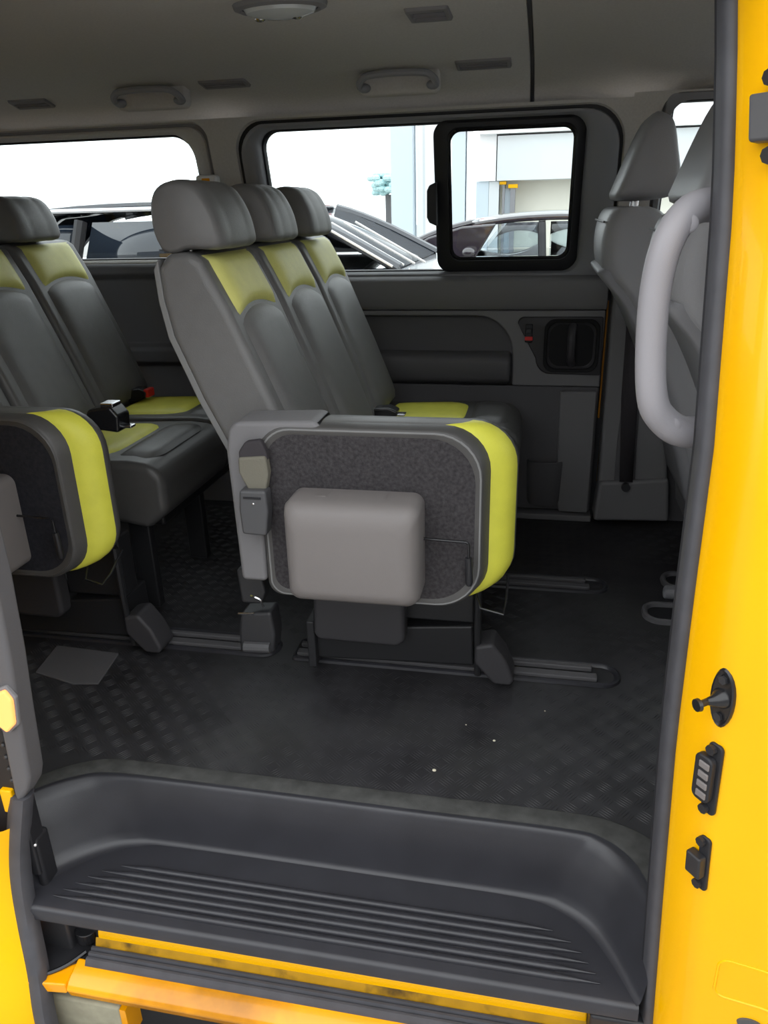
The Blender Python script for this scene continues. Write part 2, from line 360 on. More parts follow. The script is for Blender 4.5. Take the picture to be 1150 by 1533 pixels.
# near side: B pillar jamb (yellow, seal, fittings)
# z : seal x, seal y
sealtab = [(-.50, .238, .865), (-.23, .2265, .875), (.1, .212, .885), (.36, .203, .90), (.56, .2005, .905), (.76, .203, .925), (1.03, .199, .98), (1.17, .192, 1.02), (1.30, .181, 1.05), (1.46, .17, 1.08)]
def seal(z): return interp(sealtab, z)
wr = struct(empty('trim_6'), 'yellow front door jamb of the near doorway with black seal')
rings = []
zs = [-.5+.06*k for k in range(33)]
for z in zs:
    x, y = seal(z)
    fl = interp([(-.5, .16), (-.1, .12), (.15, .05), (.4, .02), (1.5, 0)], z)[0]
    rings.append([(x+.05, y+.10, z), (x+.006, y+.015, z), (x+.004, y-.012, z), (x+.010, y-.028, z), (x+.020, y-.05, z), (x+.034, y-.068, z), (x+.042, y-.078, z), (x+.052, y-.084, z), (x+.068, y-.088, z),
                  (x+.10+fl*.3, y-.098, z), (x+.16+fl*.3, y-.115, z), (x+.21+fl*.3, y-.15, z), (x+.22+fl*.3, y-.19, z), (x+.26+fl*.3, y-.205, z), (x+1.45, y-.21, z)])
M().loft(rings, closed=False).build('door_jamb', YEL, wr, ang=60)
# rubber seal
sp = [(seal(z)[0]-.001, seal(z)[1], z) for z in zs]
rr = []
for (x, y, z) in sp:
    rr.append([(x+.012, y-.014, z), (x+.003, y-.020, z), (x-.005, y-.017, z), (x-.007, y-.006, z), (x-.010, y+.006, z), (x-.006, y+.014, z), (x+.006, y+.018, z), (x+.02, y+.014, z)])
M().loft(rr, True, True, True).build('door_seal', SEAL, wr, ang=70)
sd = [[(x-.0095, y+.006, z), (x-.0115, y+.010, z), (x-.008, y+.015, z), (x-.004, y+.013, z)] for (x, y, z) in sp]
M().loft(sd, True, True, True).build('seal_lip', SEALD, wr)
# inner pillar trim
rr = []
for z in [-.0+.1*k for k in range(14)]:
    x, y = seal(z); rr.append([(x-.002, y+.012, z), (x+.006, y+.05, z), (x+.03, y+.09, z), (x+.08, y+.11, z), (x+.3, y+.11, z)])
M().loft(rr, closed=False).build('inner_pillar_trim', TRIM, wr, solid=-.004)
def jf(z, u=0):
    # frame on the jamb face: origin on face, tangent (outward along face), up, normal to camera side
    x, y = seal(z); x2, y2 = seal(z+.1)
    o = Vector((x+.020+.020*u, y-.05-.022*u, z)); t = Vector((.62, -.78, 0)); up = Vector((x2-x, y2-y, .1)).normalized()
    nrm = -t.cross(up).normalized()
    if nrm.x > 0: nrm = -nrm
    return Matrix((t, up, nrm)).transposed().to_4x4(), o
def at(o, z, u):
    R, p = jf(z, u); R.translation = p; return R
# door striker
T = at(None, .468, 1.05) @ Matrix.Scale(.86, 4)
s = M().loft([[(.019*k*math.cos(a), .048*k*math.sin(a), h) for a in [2*PI*i/24 for i in range(24)]] for k, h in ((1, -.002), (1, .003), (.93, .0055), (.86, .004), (.5, .004))], cap1=True, T=T).build('striker_plate', BLKG, wr)
M().tube([(0, 0, .002), (0, 0, .010), (-.002, -.001, .018), (-.006, -.002, .024)], [.016, .013, .008, .0055], 14, T=T).build('striker_boss', BLKG, s)
M().tube([(-.006, -.002, .02), (-.007, -.003, .038), (-.007, -.003, .040), (-.008, -.003, .045)], [.005, .005, .0095, .009], 14, T=T).build('striker_pin', BLKG, s)
for v in (.030, -.030): M().tube([(0, v, .003), (0, v, .0085)], .0065, 6, T=T).build('screw', IRON, s)
# contact plate
T = at(None, .350, 1.15) @ Matrix.Scale(.95, 4)
s = M().prism(rrect(-.011, .011, -.056, .056, .008), 'z', 0, .006, T=T).build('contact_plate', SEALD, wr, bevel=.002)
M().prism(rrect(-.022, .006, -.036, .036, .010), 'z', .004, .016, T=T).build('contact_block', SEALD, s, bevel=.003)
for k in range(4): M().box(-.013, .003, -.028+.0155*k, -.018+.0155*k, .015, .0185, T=T).build('contact_pad', COVER, s, bevel=.0015)
for v in (.047, -.048): M().tube([(-.003, v, .004), (-.003, v, .013)], .007, 8, T=T).build('screw', SEALD, s)
T = at(None, .218, 1.15) @ Matrix.Scale(.92, 4)
s = M().prism(rrect(-.009, .009, -.046, .046, .007), 'z', 0, .006, T=T).build('stop_plate', SEALD, wr, bevel=.002)
M().box(-.019, .006, -.020, .016, .004, .020, T=T).build('stop_block', BLK, s, bevel=.003)
for v in (.037, -.037): M().tube([(-.004, v, .004), (-.004, v, .012)], .007, 8, T=T).build('screw', SEALD, s)
T = at(None, 1.105, 1.0)
s = M().prism(rrect(-.012, .016, -.050, .050, .012), 'z', 0, .006, T=T).build('guide_plate', IRON, wr, bevel=.002)
M().box(-.028, .010, -.024, .024, .004, .020, T=T).build('guide_block', BUCK, s, bevel=.004)
for v in (.038, -.038): M().tube([(-.006, v, .004), (-.006, v, .016)], .009, 8, T=T).build('screw', BLKG, s)
# embossed pad and plug low on the jamb
def onface(x, z, dy=0):
    sx, sy = seal(z); fl = interp([(-.5, .16), (-.1, .12), (.15, .05), (.4, .02), (1.5, 0)], z)[0]
    pts = [(sx+.020, sy-.05), (sx+.034, sy-.068), (sx+.052, sy-.084), (sx+.068, sy-.088), (sx+.10+fl*.3, sy-.098), (sx+.16+fl*.3, sy-.115), (sx+.21+fl*.3, sy-.15)]
    for p, q in zip(pts, pts[1:]):
        if p[0] <= x <= q[0]: return (x, lerp(p[1], q[1], (x-p[0])/(q[0]-p[0]))+dy, z)
    return (x, pts[-1][1]+dy, z)
g = rrect(.284, .40, .004, .072, .014, 8)
gg = []
for p, q in zip(g, g[1:]+g[:1]):
    for k in range(6): gg.append(onface(lerp(p[0], q[0], k/6), lerp(p[1], q[1], k/6), .0004))
M().tube(gg, .0022, 6, closed=True).build('embossed_pad', YEL, wr)
M().loft([[onface(.335+.017*k*math.cos(a), -.032+.011*k*math.sin(a), -d) for a in [2*PI*i/20 for i in range(20)]] for k, d in ((1, -.001), (.96, .003), (.8, .003))], cap1=True).build('body_plug', BUCK, wr)
# header above the doorway, rear quarter near side, front door
B(-1.0, .35, .93, 1.02, 1.30, 1.47, 'door_header', HEAD, wr, bevel=.01)
struct(B(-2.65, -.96, .82, .90, -.5, 1.47, 'wall_right', YEL), 'near side of the van behind the doorway')
B(.47, 1.7, .93, .95, -.03, .80, 'front_door_lining', TRIMD, wr)

# ================================================================== GRAB HANDLE (near pillar)
gh = empty('grab_handle', (.15, 1.0, .9)); tag(gh, 'large light grey moulded grab handle on the near door pillar', 'handle')
gp = smoothpath([(.235, 1.06, 1.016), (.205, 1.045, 1.024), (.17, 1.02, 1.018), (.146, 1.0, .985), (.137, .995, .93), (.138, .99, .86), (.145, .985, .80), (.160, .99, .772), (.19, 1.0, .752), (.24, 1.03, .748)], 5)
rads = [.0215]*len(gp)
L = Vector((.15, 1.0, .9))
n0 = len(gp)
rads = [.0185+.003*abs(2*i/(n0-1)-1)**2 for i in range(n0)]
M().tube([tuple(Vector(p)-L) for p in gp], rads, 16).build('grip', GRAB, gh, ang=80)
for (x, y, z) in ((.163, .9935, 1.004), (.168, .973, .765)):
    M().ball((x-L.x, y-L.y+.004, z-L.z), .015, .003, .012).build('screw_cap', GRAB, gh)

# ================================================================== STEP
st = empty('entry_step', (-.3, .95, -.13)); tag(st, 'black moulded plastic entry step with ribbed tread and tall riser below the floor', 'step')
O = Vector((-.3, .95, -.13))
def rel(p): return tuple(Vector(p)-O)
L0 = [(-.99, .93), (-.965, .975), (-.925, 1.035), (-.87, 1.08), (-.80, 1.105), (-.66, 1.107), (-.2, 1.108), (.10, 1.108), (.185, 1.095), (.24, 1.06), (.262, .99), (.27, .90)]
L1 = [(-.955, .925), (-.932, .958), (-.895, 1.0), (-.846, 1.035), (-.79, 1.053), (-.66, 1.058), (-.2, 1.056), (.085, 1.056), (.148, 1.043), (.19, 1.0), (.215, .935), (.228, .87)]
Tt = [(-.885, .86), (-.868, .91), (-.835, .955), (-.79, .995), (-.735, 1.022), (-.64, 1.033), (-.2, 1.033), (.02, 1.031), (.085, 1.018), (.135, .985), (.172, .93), (.205, .858)]
def sm(c, z): return [rel((p[0], p[1], z)) for p in smoothpath([(a, b, 0) for a, b in c], 6)]
def mix(a, b, t): return [(lerp(p[0], q[0], t), lerp(p[1], q[1], t)) for p, q in zip(a, b)]
M().loft([sm(L0, -.02), sm(L0, .003), sm(mix(L0, L1, .05), .005), sm(mix(L0, L1, .85), .005)], closed=False).build('carpet_border', STEPB, st, ang=60)
rise = [sm(mix(L0, L1, .8), .0055), sm(mix(L0, L1, .93), .0058), sm(L1, .003), sm(mix(L1, Tt, .12), -.004), sm(mix(L1, Tt, .25), -.016), sm(mix(L1, Tt, .5), -.06), sm(mix(L1, Tt, .74), -.105), sm(mix(L1, Tt, .84), -.120), sm(mix(L1, Tt, .96), -.128), sm(mix(L1, Tt, 1.15), -.130)]
M().loft(rise, closed=False).build('riser', STEP, st, ang=80)
fr = [(lerp(-.885, .205, k/11), .862) for k in range(12)]
fr = [(p[0], .862) for p in Tt]
edge = [sm(mix(L1, Tt, 1.1), -.1301), sm(fr, -.1301)]
for dy, z in ((-.006, -.1318), (-.010, -.137), (-.010, -.158), (-.004, -.163), (.03, -.163)): edge.append(sm([(p[0], .862+dy) for p in fr], z))
M().loft(edge, closed=False).build('tread', STEP, st, ang=50)
ry = [.967, .950, .933, .916, .899, .883]; rl = [-.735, -.765, -.785, -.80, -.815, -.825]; rx = [.075, .105, .122, .132, .142, .148]
for y, a, b in zip(ry, rl, rx):
    P = [rel((lerp(a, b, k/14), y, -.1285)) for k in range(15)]
    rad = [.001]+[.0062]*13+[.001]
    M().tube(P, rad, 8).build('rib', STEP, st, ang=80)

# ================================================================== SILL
sl = struct(empty('trim_4'), 'yellow door sill with black rubber strip and orange outer edge')
def ext(poly, x0, x1, name, mt, **k): return M().prism(poly, 'x', x0, x1).build(name, mt, sl, **k)
ext([(.93, -.203), (.893, -.210), (.889, -.213), (.887, -.221), (.887, -.30), (.93, -.30)], -.755, .135, 'inner_ledge', YEL, bevel=.003)
ext([(.8875, -.226), (.880, -.246), (.876, -.30), (.8875, -.30)], -.76, .135, 'track_channel', YELD, bevel=.001)
rub = [(.882, -.247), (.880, -.241), (.876, -.241), (.873, -.247), (.870, -.242), (.866, -.242), (.863, -.248), (.860, -.244), (.856, -.244), (.853, -.250), (.849, -.256), (.849, -.30), (.882, -.30)]
ext(rub, -.765, .21, 'rubber_strip', SEAL, bevel=0)
ext([(.862, -.253), (.848, -.256), (.830, -.260), (.818, -.266), (.812, -.276), (.82, -.30), (.862, -.30)], -.785, .24, 'outer_edge', ORG, bevel=.004)
M().prism([(-.784, .86), (-.784, .813), (-.86, .805), (-.845, .822), (-.815, .838)], 'z', -.285, -.262).build('outer_edge_end', ORG, sl, bevel=.003)
ph = M(); cv = [(-.90, .80), (-.85, .815), (-.81, .838), (-.785, .86), (-.77, .885), (-.762, .93), (-.92, .93)]
ph.prism(cv, 'z', -.29, -.262).build('track_pocket', BLK, sl, bevel=.004)
M().tube(smoothpath([(-.86, .812, -.262), (-.825, .828, -.260), (-.798, .848, -.257), (-.778, .875, -.254)], 5), .004, 6).build('pocket_lip', BLKG, sl)
M().tube([(-.79, .905, -.255), (-.79, .905, -.228)], .022, 16).build('guide_roller', BLKG, sl, bevel=.003)
B(-.88, -.81, .88, .93, -.27, -.17, 'bracket', IRON, sl, bevel=.006)
B(.135, .235, .86, .95, -.32, -.175, 'end_cap', BLK, sl, bevel=.006)
B(-.95, .30, .90, .93, -.50, -.165, 'inner_sill_web', SEALD, sl)
# underside pieces
B(-.905, -.70, .835, .875, -.42, -.335, 'beige_block', BEIGE, sl, bevel=.006); B(-.70, -.688, .833, .875, -.42, -.335, 'orange_end_strip', ORG, sl)  # plain beige block with an orange strip at its right end
M().tube([(-1.0, .82, -.445), (-.6, .82, -.43), (.5, .82, -.44)], .03, 14).build('underbody_tube', BLK, sl)

# ================================================================== LEFT (rear) JAMB of doorway
lj = struct(empty('trim_5'), 'rear jamb of the near doorway')
prof2 = [(-1.05, 1.30), (-.80, 1.30), (-.792, .9), (-.790, .52), (-.797, .381), (-.806, .277), (-.816, .14), (-.824, .115), (-.853, .073), (-.856, .10), (-.849, .236), (-1.05, .236)]
M().prism(prof2, 'y', .885, .93).build('pillar_trim', TRIMD, lj, bevel=.008)
lt = [(-.842, .092, .893), (-.866, -.02, .882), (-.869, -.09, .868), (-.857, -.17, .846), (-.838, -.25, .82), (-.826, -.345, .795), (-.82, -.50, .79)]
pts = smoothpath([(a, c, b) for a, b, c in lt], 5)
M().loft([[(x+.012, y, z), (x+.006, y-.012, z), (x-.012, y-.012, z), (x-.028, y-.004, z), (x-.03, y+.02, z), (x+.006, y+.02, z)] for x, y, z in pts], True, True, True).build('door_seal', SEAL, lj, ang=60)
ptsy = [p for p in pts if p[2] < .035]
M().loft([[(x-.016, y-.006, z), (x-.026, y-.016, z), (x-.045, y-.026, z), (x-.07, y-.034, z), (x-.30, y-.04, z)] for x, y, z in ptsy], False).build('quarter_edge', YEL, lj, ang=60)
B(-1.0, -.853, .895, .93, -.1, .24, 'latch_plate', SEALD, lj, bevel=.004)
for k, z in enumerate((.20, .175, .15, .125)): M().ball((-.858, .893, z), .005, .004, .004).build('latch_bolt', IRON, lj)
B(-.885, -.862, .886, .90, .055, .105, 'paint_tab', YEL, lj, bevel=.003)
B(-.868, -.850, .90, .94, -.14, -.02, 'latch_body', SEALD, lj, bevel=.008)
M().ball((-.845, .893, -.02), .004, .004, .004).build('bright_bolt', CHROME, lj)
cl = empty('courtesy_lamp', (-.818, .882, .286)); tag(cl, 'lit orange courtesy lamp set in the left pillar trim', 'lamp')
M().prism([(-.022, .0), (-.014, .032), (.006, .042), (.016, .024), (.010, -.024), (-.008, -.042), (-.020, -.03)], 'y', -.010, .004).build('lens', AMBER, cl, bevel=.004)
M().prism([(-.026, .0), (-.016, .037), (.006, .047), (.020, .026), (.013, -.028), (-.008, -.047), (-.024, -.034)], 'y', -.003, .006).build('bezel', TRIMM, cl, bevel=.003)

# ================================================================== SEATS
FL = [(-.640, .958), (-.633, .952), (-.610, .905), (-.588, .863), (-.543, .753), (-.498, .644), (-.46, .55), (-.43, .47)]
def fpt(z):
    P = sorted([(b, a) for a, b in FL]); return interp(P, z)[0]
BACK = [(-.652, .962), (-.633, .945), (-.588, .857), (-.543, .750), (-.498, .642), (-.44, .49), (-.45, .45), (-.53, .44), (-.606, .552), (-.664, .677), (-.712, .804), (-.724, .874), (-.726, .935), (-.70, .962)]
def backrest(y0, y1, parent, mt=VIN):
    b = M().prism(BACK, 'y', y0+.003, y1-.003).build('backrest', mt, parent, bevel=.02, seg=4)
    def patch(name, m_, top, arcf, lower):
        nu, nv = 16, 18; g = []
        ya, yb = y0+.036, y1-.034
        for i in range(nu+1):
            u = i/nu; y = lerp(ya, yb, u); row = []
            za = .832+.024*(1-(2*u-1)**2)
            z0, z1 = (.957, za) if not lower else (za-.001, .475)
            for j in range(nv+1):
                v = j/nv; z = lerp(z0, z1, v)
                e = min(u, 1-u)*(yb-ya); ev = min(v, 1-v)*abs(z1-z0)
                f = (1-math.exp(-e/.016))*(1-math.exp(-ev/.010))
                off = -.006+.019*f
                row.append((fpt(z)+.91*off, y, z+.40*off))
            g.append(row)
        M().loft(g, closed=False).build(name, m_, b, ang=80)
    patch('upper_insert', VINY, 0, 0, False); patch('lower_insert', VIN if mt is VIN else VIND, 0, 0, True)
    return b
HR = [(-.714, .962), (-.727, .995), (-.728, 1.04), (-.718, 1.07), (-.694, 1.086), (-.660, 1.089), (-.63, 1.078), (-.610, 1.052), (-.596, 1.02), (-.589, .985), (-.592, .970), (-.61, .964), (-.66, .966), (-.69, .958)]
def headrest(y0, y1, parent):
    P = [p[:2] for p in smoothpath([(a, b, 0) for a, b in HR+[HR[0]]], 3)[:-1]]
    cx, cz = -.66, 1.02; R = []
    for t, sc, dx in ((0, .80, 0), (.004, .90, 0), (.014, .97, 0), (.035, 1.0, 0), (.055, 1.0, -.001), (.5, 1.0, .002)):
        pass
    W = y1-y0
    for t, sc in ((0, .82), (.004, .90), (.014, .965), (.032, 1.0), (.05, 1.0), (.060, .985), (.07, .997), (.5*W, 1.01), (W-.07, .997), (W-.060, .985), (W-.05, 1.0), (W-.032, 1.0), (W-.014, .965), (W-.004, .90), (W, .82)):
        R.append([(cx+(a-cx)*sc, y0+t, cz+(b-cz)*sc) for a, b in P])
    h = M().loft(R, True, True, True).build('headrest', VIN, parent, ang=80)
    for s in (-.05, .05): M().tube([(-.67, (y0+y1)/2+s, .93), (-.68, (y0+y1)/2+s, .99)], .006, 8).build('headrest_post', CHROME, h)
    return h
def flatcushion(y0, y1, parent, stripe=True, seat_x=(-.50, -.035)):
    x0, x1 = seat_x
    c = M().prism([(x0, .34), (x0, .45), (x1-.10, .462), (x1-.03, .455), (x1, .42), (x1, .33), (x1-.06, .28)], 'y', y0+.004, y1-.004).build('seat_cushion', VIND, parent, bevel=.022, seg=4)
    def pt(xa, xb, m_, nm):
        g = []
        for i in range(13):
            u = i/12; row = []
            for j in range(13):
                v = j/12; x = lerp(xa, xb, v); y = lerp(y0+.045, y1-.04, u)
                rr = 0
                if v > .7: y = lerp(y, (y0+y1)/2, .35*((v-.7)/.3)**2)
                e = min(u, 1-u)*.25; ev = min(v, 1-v)*abs(xb-xa)
                f = (1-math.exp(-e/.016))*(1-math.exp(-ev/.012)); zb = lerp(.45, .462, (x-x0)/(x1-.10-x0)) if x < x1-.1 else .461
                row.append((x, y, zb-.005+.016*f))
            g.append(row)
        M().loft(g, closed=False).build(nm, m_, c, ang=80)
    pt(x0+.06, -.19, VINYB, 'rear_insert'); pt(-.185, x1-.035, VIND, 'front_insert')
    return c
def bench(dx, front):
    b = empty('bench_seat', (dx-.35, 1.95, 0)); off = Vector((-.35, 1.95, 0))
    tmp = []
    for y0, y1 in ((1.715, 2.035), (2.04, 2.365)):
        tmp.append(backrest(y0, y1, b)); tmp.append(headrest(*((1.722, 1.912) if y0 < 1.8 else (2.03, 2.235)), b)); tmp.append(flatcushion(y0-(.1 if y0 < 1.8 else 0), y1, b, seat_x=(-.43 if y0 < 1.8 else -.50, -.035)))
    tmp.append(B(-.44, -.10, 1.72, 2.33, .25, .335, 'seat_pan', STEEL, b, bevel=.01))
    for y in (1.70, 2.02):
        for x in (-.48, -.16):
            tmp.append(B(x-.03, x+.03, y-.015, y+.015, .016, .27, 'leg', STEEL, b, bevel=.005))
    # belt buckles between the seats
    q = 0 if front else .17
    k = M().prism([(-.50, .45), (-.42, .462), (-.385, .475), (-.38, .495), (-.405, .505), (-.50, .50)], 'y', 2.05+q, 2.10+q).build('belt_buckle', BLKG, b, bevel=.006); tmp.append(k)
    tmp.append(M().box(-.392, -.374, 2.053+q, 2.097+q, .476, .503).build('red_button', RED, b, bevel=.004) if not front else M().box(-.385, -.36, 2.06, 2.09, .480, .486).build('chrome_tongue', CHROME, b, bevel=.003))
    for o in tmp: o.location = -off
    return b
def foldseat(dx, front):
    s = empty('folding_seat', (dx-.35, 1.5, 0)); off = Vector((-.35, 1.5, 0)); tmp = []
    tmp.append(backrest(1.40, 1.708, s)); tmp.append(headrest(1.402, 1.615, s))
    tmp.append(M().prism([(-.724, .95), (-.735, .93), (-.733, .87), (-.722, .80), (-.674, .675), (-.612, .545), (-.60, .552), (-.66, .68), (-.708, .804), (-.72, .874)], 'y', 1.41, 1.70).build('back_panel', PIPE, s, bevel=.003))
    tmp.append(M().prism([(-.723, .935), (-.738, .92), (-.736, .84), (-.722, .80), (-.712, .804), (-.72, .87)], 'y', 1.425, 1.69).build('rear_trim', VINYB, s, bevel=.003))
    # folded cushion, underside facing the doorway. rings along y
    def out(y, x0, x1, z0, z1, r4): return [(a, y, b) for a, b in rrect4(x0, x1, z0, z1, r4, 8)]
    rr4 = (.085, .06, .03, .085)
    lay = [(1.306, -.50, -.100, .314, .640), (1.302, -.507, -.092, .307, .648), (1.302, -.512, -.089, .302, .653), (1.308, -.517, -.084, .298, .657), (1.328, -.52, -.076, .299, .660)]
    c = M().loft([out(*l, rr4) for l in lay]+[out(1.334, -.52, -.073, .30, .660, rr4)]).build('cushion_border', VIND, s, ang=80); tmp.append(c)
    ylay = [(1.3335, -.52, -.0735, .30, .660), (1.337, -.521, -.062, .300, .661), (1.347, -.522, -.044, .304, .661), (1.360, -.522, -.031, .308, .661), (1.374, -.522, -.026, .312, .660)]
    tmp.append(M().loft([out(*l, rr4) for l in ylay]).build('cushion_side', [VINYB, VIN], s, ang=80))
    me = tmp[-1].data
    for p in me.polygons:
        p.material_index = 0 if p.center.x > -.155 else 1
    dl = [(1.374, -.522, -.026, .312, .660), (1.377, -.522, -.024, .313, .660), (1.392, -.52, -.024, .318, .658), (1.41, -.515, -.035, .33, .648), (1.42, -.49, -.07, .36, .61)]
    tmp.append(M().loft([out(*l, rr4) for l in dl], cap1=True).build('cushion_face', VIND, s, ang=80))
    tmp.append(M().loft([out(1.3055, -.505, -.094, .308, .646, rr4)], cap0=True).build('carpet_underside', CARP if front else CARPD, s, ang=80))
    tmp.append(M().tube([(a, 1.303, b) for a, b in rrect4(-.508, -.089, .304, .651, rr4, 8)], .0022, 6, closed=True).build('piping', PIPE if front else VIND, s))
    # rear hinge strip at the back edge (pale vinyl flap)
    tmp.append(M().prism([(-.575, .325), (-.58, .60), (-.572, .645), (-.555, .662), (-.40, .668), (-.385, .655), (-.42, .636), (-.50, .625), (-.515, .60), (-.520, .325)], 'y', 1.305, 1.40).build('cushion_flap', TRIMM if front else VIND, s, bevel=.01))
    # latch cover
    n = 8
    lc = [(1.30, 0), (1.24, 0), (1.225, .004), (1.213, .014), (1.208, .03)]
    tmp.append(M().loft([[(a, y, b) for a, b in rrect(-.447+e, -.192-e, .334+e, .538-e*1.6, .022, n)] for y, e in lc], cap1=True).build('latch_cover', COVER, s, ang=60))
    tmp.append(M().prism([(-.40, .52), (-.23, .52), (-.235, .536), (-.26, .539), (-.27, .530), (-.36, .530), (-.37, .540), (-.395, .538)], 'y', 1.255, 1.298).build('cover_clip', COVER, s, bevel=.004))
    # rod
    tmp.append(M().tube(smoothpath([(-.20, 1.285, .452), (-.13, 1.28, .452), (-.112, 1.28, .451), (-.107, 1.28, .443), (-.107, 1.28, .41)], 3), .0028, 8).build('release_rod', BLKG, s))
    tmp.append(M().tube([(-.107, 1.28, .42), (-.105, 1.28, .37), (-.105, 1.28, .362)], [.0065, .0075, .005], 10).build('rod_grip', BLK, s))
    # belt strap and buckle hanging on the rear edge
    tmp.append(M().prism([(-.545, .60), (-.49, .605), (-.487, .57), (-.495, .535), (-.53, .535), (-.546, .57)], 'y', 1.277, 1.30).build('strap', BELTK, s, bevel=.005))
    tmp.append(M().prism([(-.53, .63), (-.50, .635), (-.488, .61), (-.49, .585), (-.545, .585), (-.545, .61)], 'y', 1.282, 1.30).build('strap_fold', BELT, s, bevel=.005))
    k = M().prism([(-.543, .540), (-.490, .541), (-.488, .50), (-.496, .447), (-.545, .449), (-.547, .50)], 'y', 1.262, 1.295).build('strap_buckle', BUCK, s, bevel=.006); tmp.append(k)
    M().ball((-.516, 1.262, .514), .003, .002, .003).build('buckle_rivet', CHROME, k)
    M().box(-.535, -.50, 1.2605, 1.264, .524, .528).build('buckle_slot', SEALD, k)
    # lower latch bracket
    tmp.append(M().prism([(-.61, .32), (-.575, .33), (-.555, .32), (-.548, .27), (-.56, .24), (-.605, .24)], 'y', 1.36, 1.40).build('latch_bracket', IRON, s, bevel=.006))
    tmp.append(M().tube(smoothpath([(-.575, 1.345, .268), (-.565, 1.34, .268), (-.553, 1.34, .262), (-.548, 1.342, .245)], 4), .003, 6).build('latch_ring', CHROME, s))
    k = M().prism([(-.61, .215), (-.538, .225), (-.533, .17), (-.54, .12), (-.62, .115), (-.617, .17)], 'y', 1.355, 1.41).build('latch_foot', IRON, s, bevel=.008); tmp.append(k)
    M().tube([(-.605, 1.352, .135), (-.545, 1.352, .138)], .012, 10).build('foot_roller', BUCK, k)
    M().tube([(-.612, 1.353, .217), (-.575, 1.353, .220)], .003, 6).build('foot_edge', CHROME, k)
    # base frame
    k = M().prism([(-.485, .03), (-.485, .10), (-.47, .17), (-.275, .18), (-.265, .135), (-.112, .15), (-.108, .045)], 'y', 1.49, 1.60).build('base_frame', STEEL, s, bevel=.006); tmp.append(k)
    tmp.append(M().prism([(-.47, .30), (-.478, .12), (-.468, .102), (-.28, .10), (-.262, .115), (-.262, .30)], 'y', 1.452, 1.50).build('base_cover', BEZ, s, bevel=.012))
    tmp.append(B(-.27, -.11, 1.50, 1.56, .15, .31, 'hinge_plate', STEEL, s, bevel=.006))
    tmp.append(B(-.50, -.48, 1.47, 1.62, .016, .14, 'side_plate', IRON, s, bevel=.004))
    tmp.append(M().tube([(-.10, 1.47, .30), (-.10, 1.47, .15), (-.098, 1.48, .03)], .008, 8).build('frame_tube', STEEL, s))
    tmp.append(M().prism([(-.105, .115), (-.065, .125), (-.035, .085), (-.015, .035), (-.02, .018), (-.06, .018), (-.088, .05), (-.105, .07)], 'y', 1.46, 1.535).build('foot_cap', BEZ, s, bevel=.01))
    tmp.append(M().tube([(-.10, 1.36, .31), (-.085, 1.32, .292), (-.04, 1.31, .288), (-.036, 1.34, .30), (-.036, 1.40, .33)], .0028, 8).build('lever_wire', BLKG, s))
    for o in tmp: o.location = -off
    return s
f1 = foldseat(0, True); f1.location = (-.35, 1.5, 0)
tag(f1, 'front-row folding seat with tipped-up cushion showing grey carpeted underside and latch cover', 'seat')
b1 = bench(0, True)
b1['label'] = 'two-place grey and lime bench beyond the tipped-up seat, in front of the far door'; b1['category'] = 'seat'
f2 = foldseat(-.86, False)
tag(f2, 'rear-row folding seat with tipped-up black carpeted cushion cut off by the left edge', 'seat')
b2 = bench(-.86, False)
b2['label'] = 'rear-row grey and lime two-place bench at the left beside the rear quarter window'; b2['category'] = 'seat'

# belt tongue lying over the rear row cushion
k = empty('seat_belt', (-1.02, 1.62, .575)); tag(k, 'loose black belt buckle with chrome tongue lying above the rear tipped-up cushion', 'belt')
M().prism([(-.05, -.02), (-.03, .025), (.03, .035), (.05, .01), (.045, -.03)], 'y', -.03, .03).build('buckle', BLKG, k, bevel=.008)
B(-.0, .035, -.02, .02, .030, .040, 'tongue', CHROME, k, bevel=.003); B(.04, .07, -.012, .012, -.022, -.015, 'tongue_tip', CHROME, k, bevel=.003)

# ================================================================== FLOOR FITTINGS
def rail(y, x0, x1, label, x_open0):
    r = empty('seat_rail', ((x0+x1)/2, y, 0)); tag(r, label, 'rail', 'seat rails in the floor'); cx = (x0+x1)/2
    n = 6
    o = lambda e, z: [(a, b, z) for a, b in rrect4(x0-cx+e, x1-cx-e, -.048+e, .048-e, (.045-e, .01, .01, .045-e), n)]
    M().loft([o(0, 0), o(.002, .006), o(.007, .009), o(.012, .006), o(.015, .001)]).build('surround', STEP, r)
    B(x0-cx+.01, x1-cx-.055, -.030, -.006, .001, .012, 'inner_track', TRIMD, r, bevel=.003)
    B(x0-cx+.01, x1-cx-.065, .010, .024, .001, .014, 'inner_track', TRIMD, r, bevel=.003)
    return r
rail(1.562, -.56, .228, 'floor rail under the front tipped-up seat nearest the step', 0)
rail(2.02, -.56, .235, 'floor rail beyond the front tipped-up seat', 0)
rail(1.562, -1.75, -.60, 'floor rail under the rear row', 0)
hp_ = M().prism([(-1.16, 1.36), (-1.04, 1.33), (-.98, 1.34), (-1.0, 1.47), (-1.18, 1.48)], 'z', 0, .005).build('floor_plate', TRIMD, bevel=.002); tag(hp_, 'dark flat plate on the floor in front of the rear rail', 'plate')
def anchor(x, y, label):
    a = empty('floor_anchor', (x, y, 0)); tag(a, label, 'anchor', 'oval floor anchors by the front seats')
    n = 8; o = lambda e, z: [(p, q, z) for p, q in rrect(-.055+e, .11-e, -.055+e, .055-e, .045-e, n)]
    M().loft([o(0, 0), o(.002, .010), o(.007, .014), o(.013, .012), o(.017, .001)]).build('ring', TRIMD, a)
    M().loft([o(.012, .002)], cap0=True).build('recess', SEALD, a)
    M().prism([(.02, -.03), (.04, .03), (.10, .05), (.10, -.03)], 'z', .002, .016).build('hook', TRIMM, a, bevel=.004)
    return a
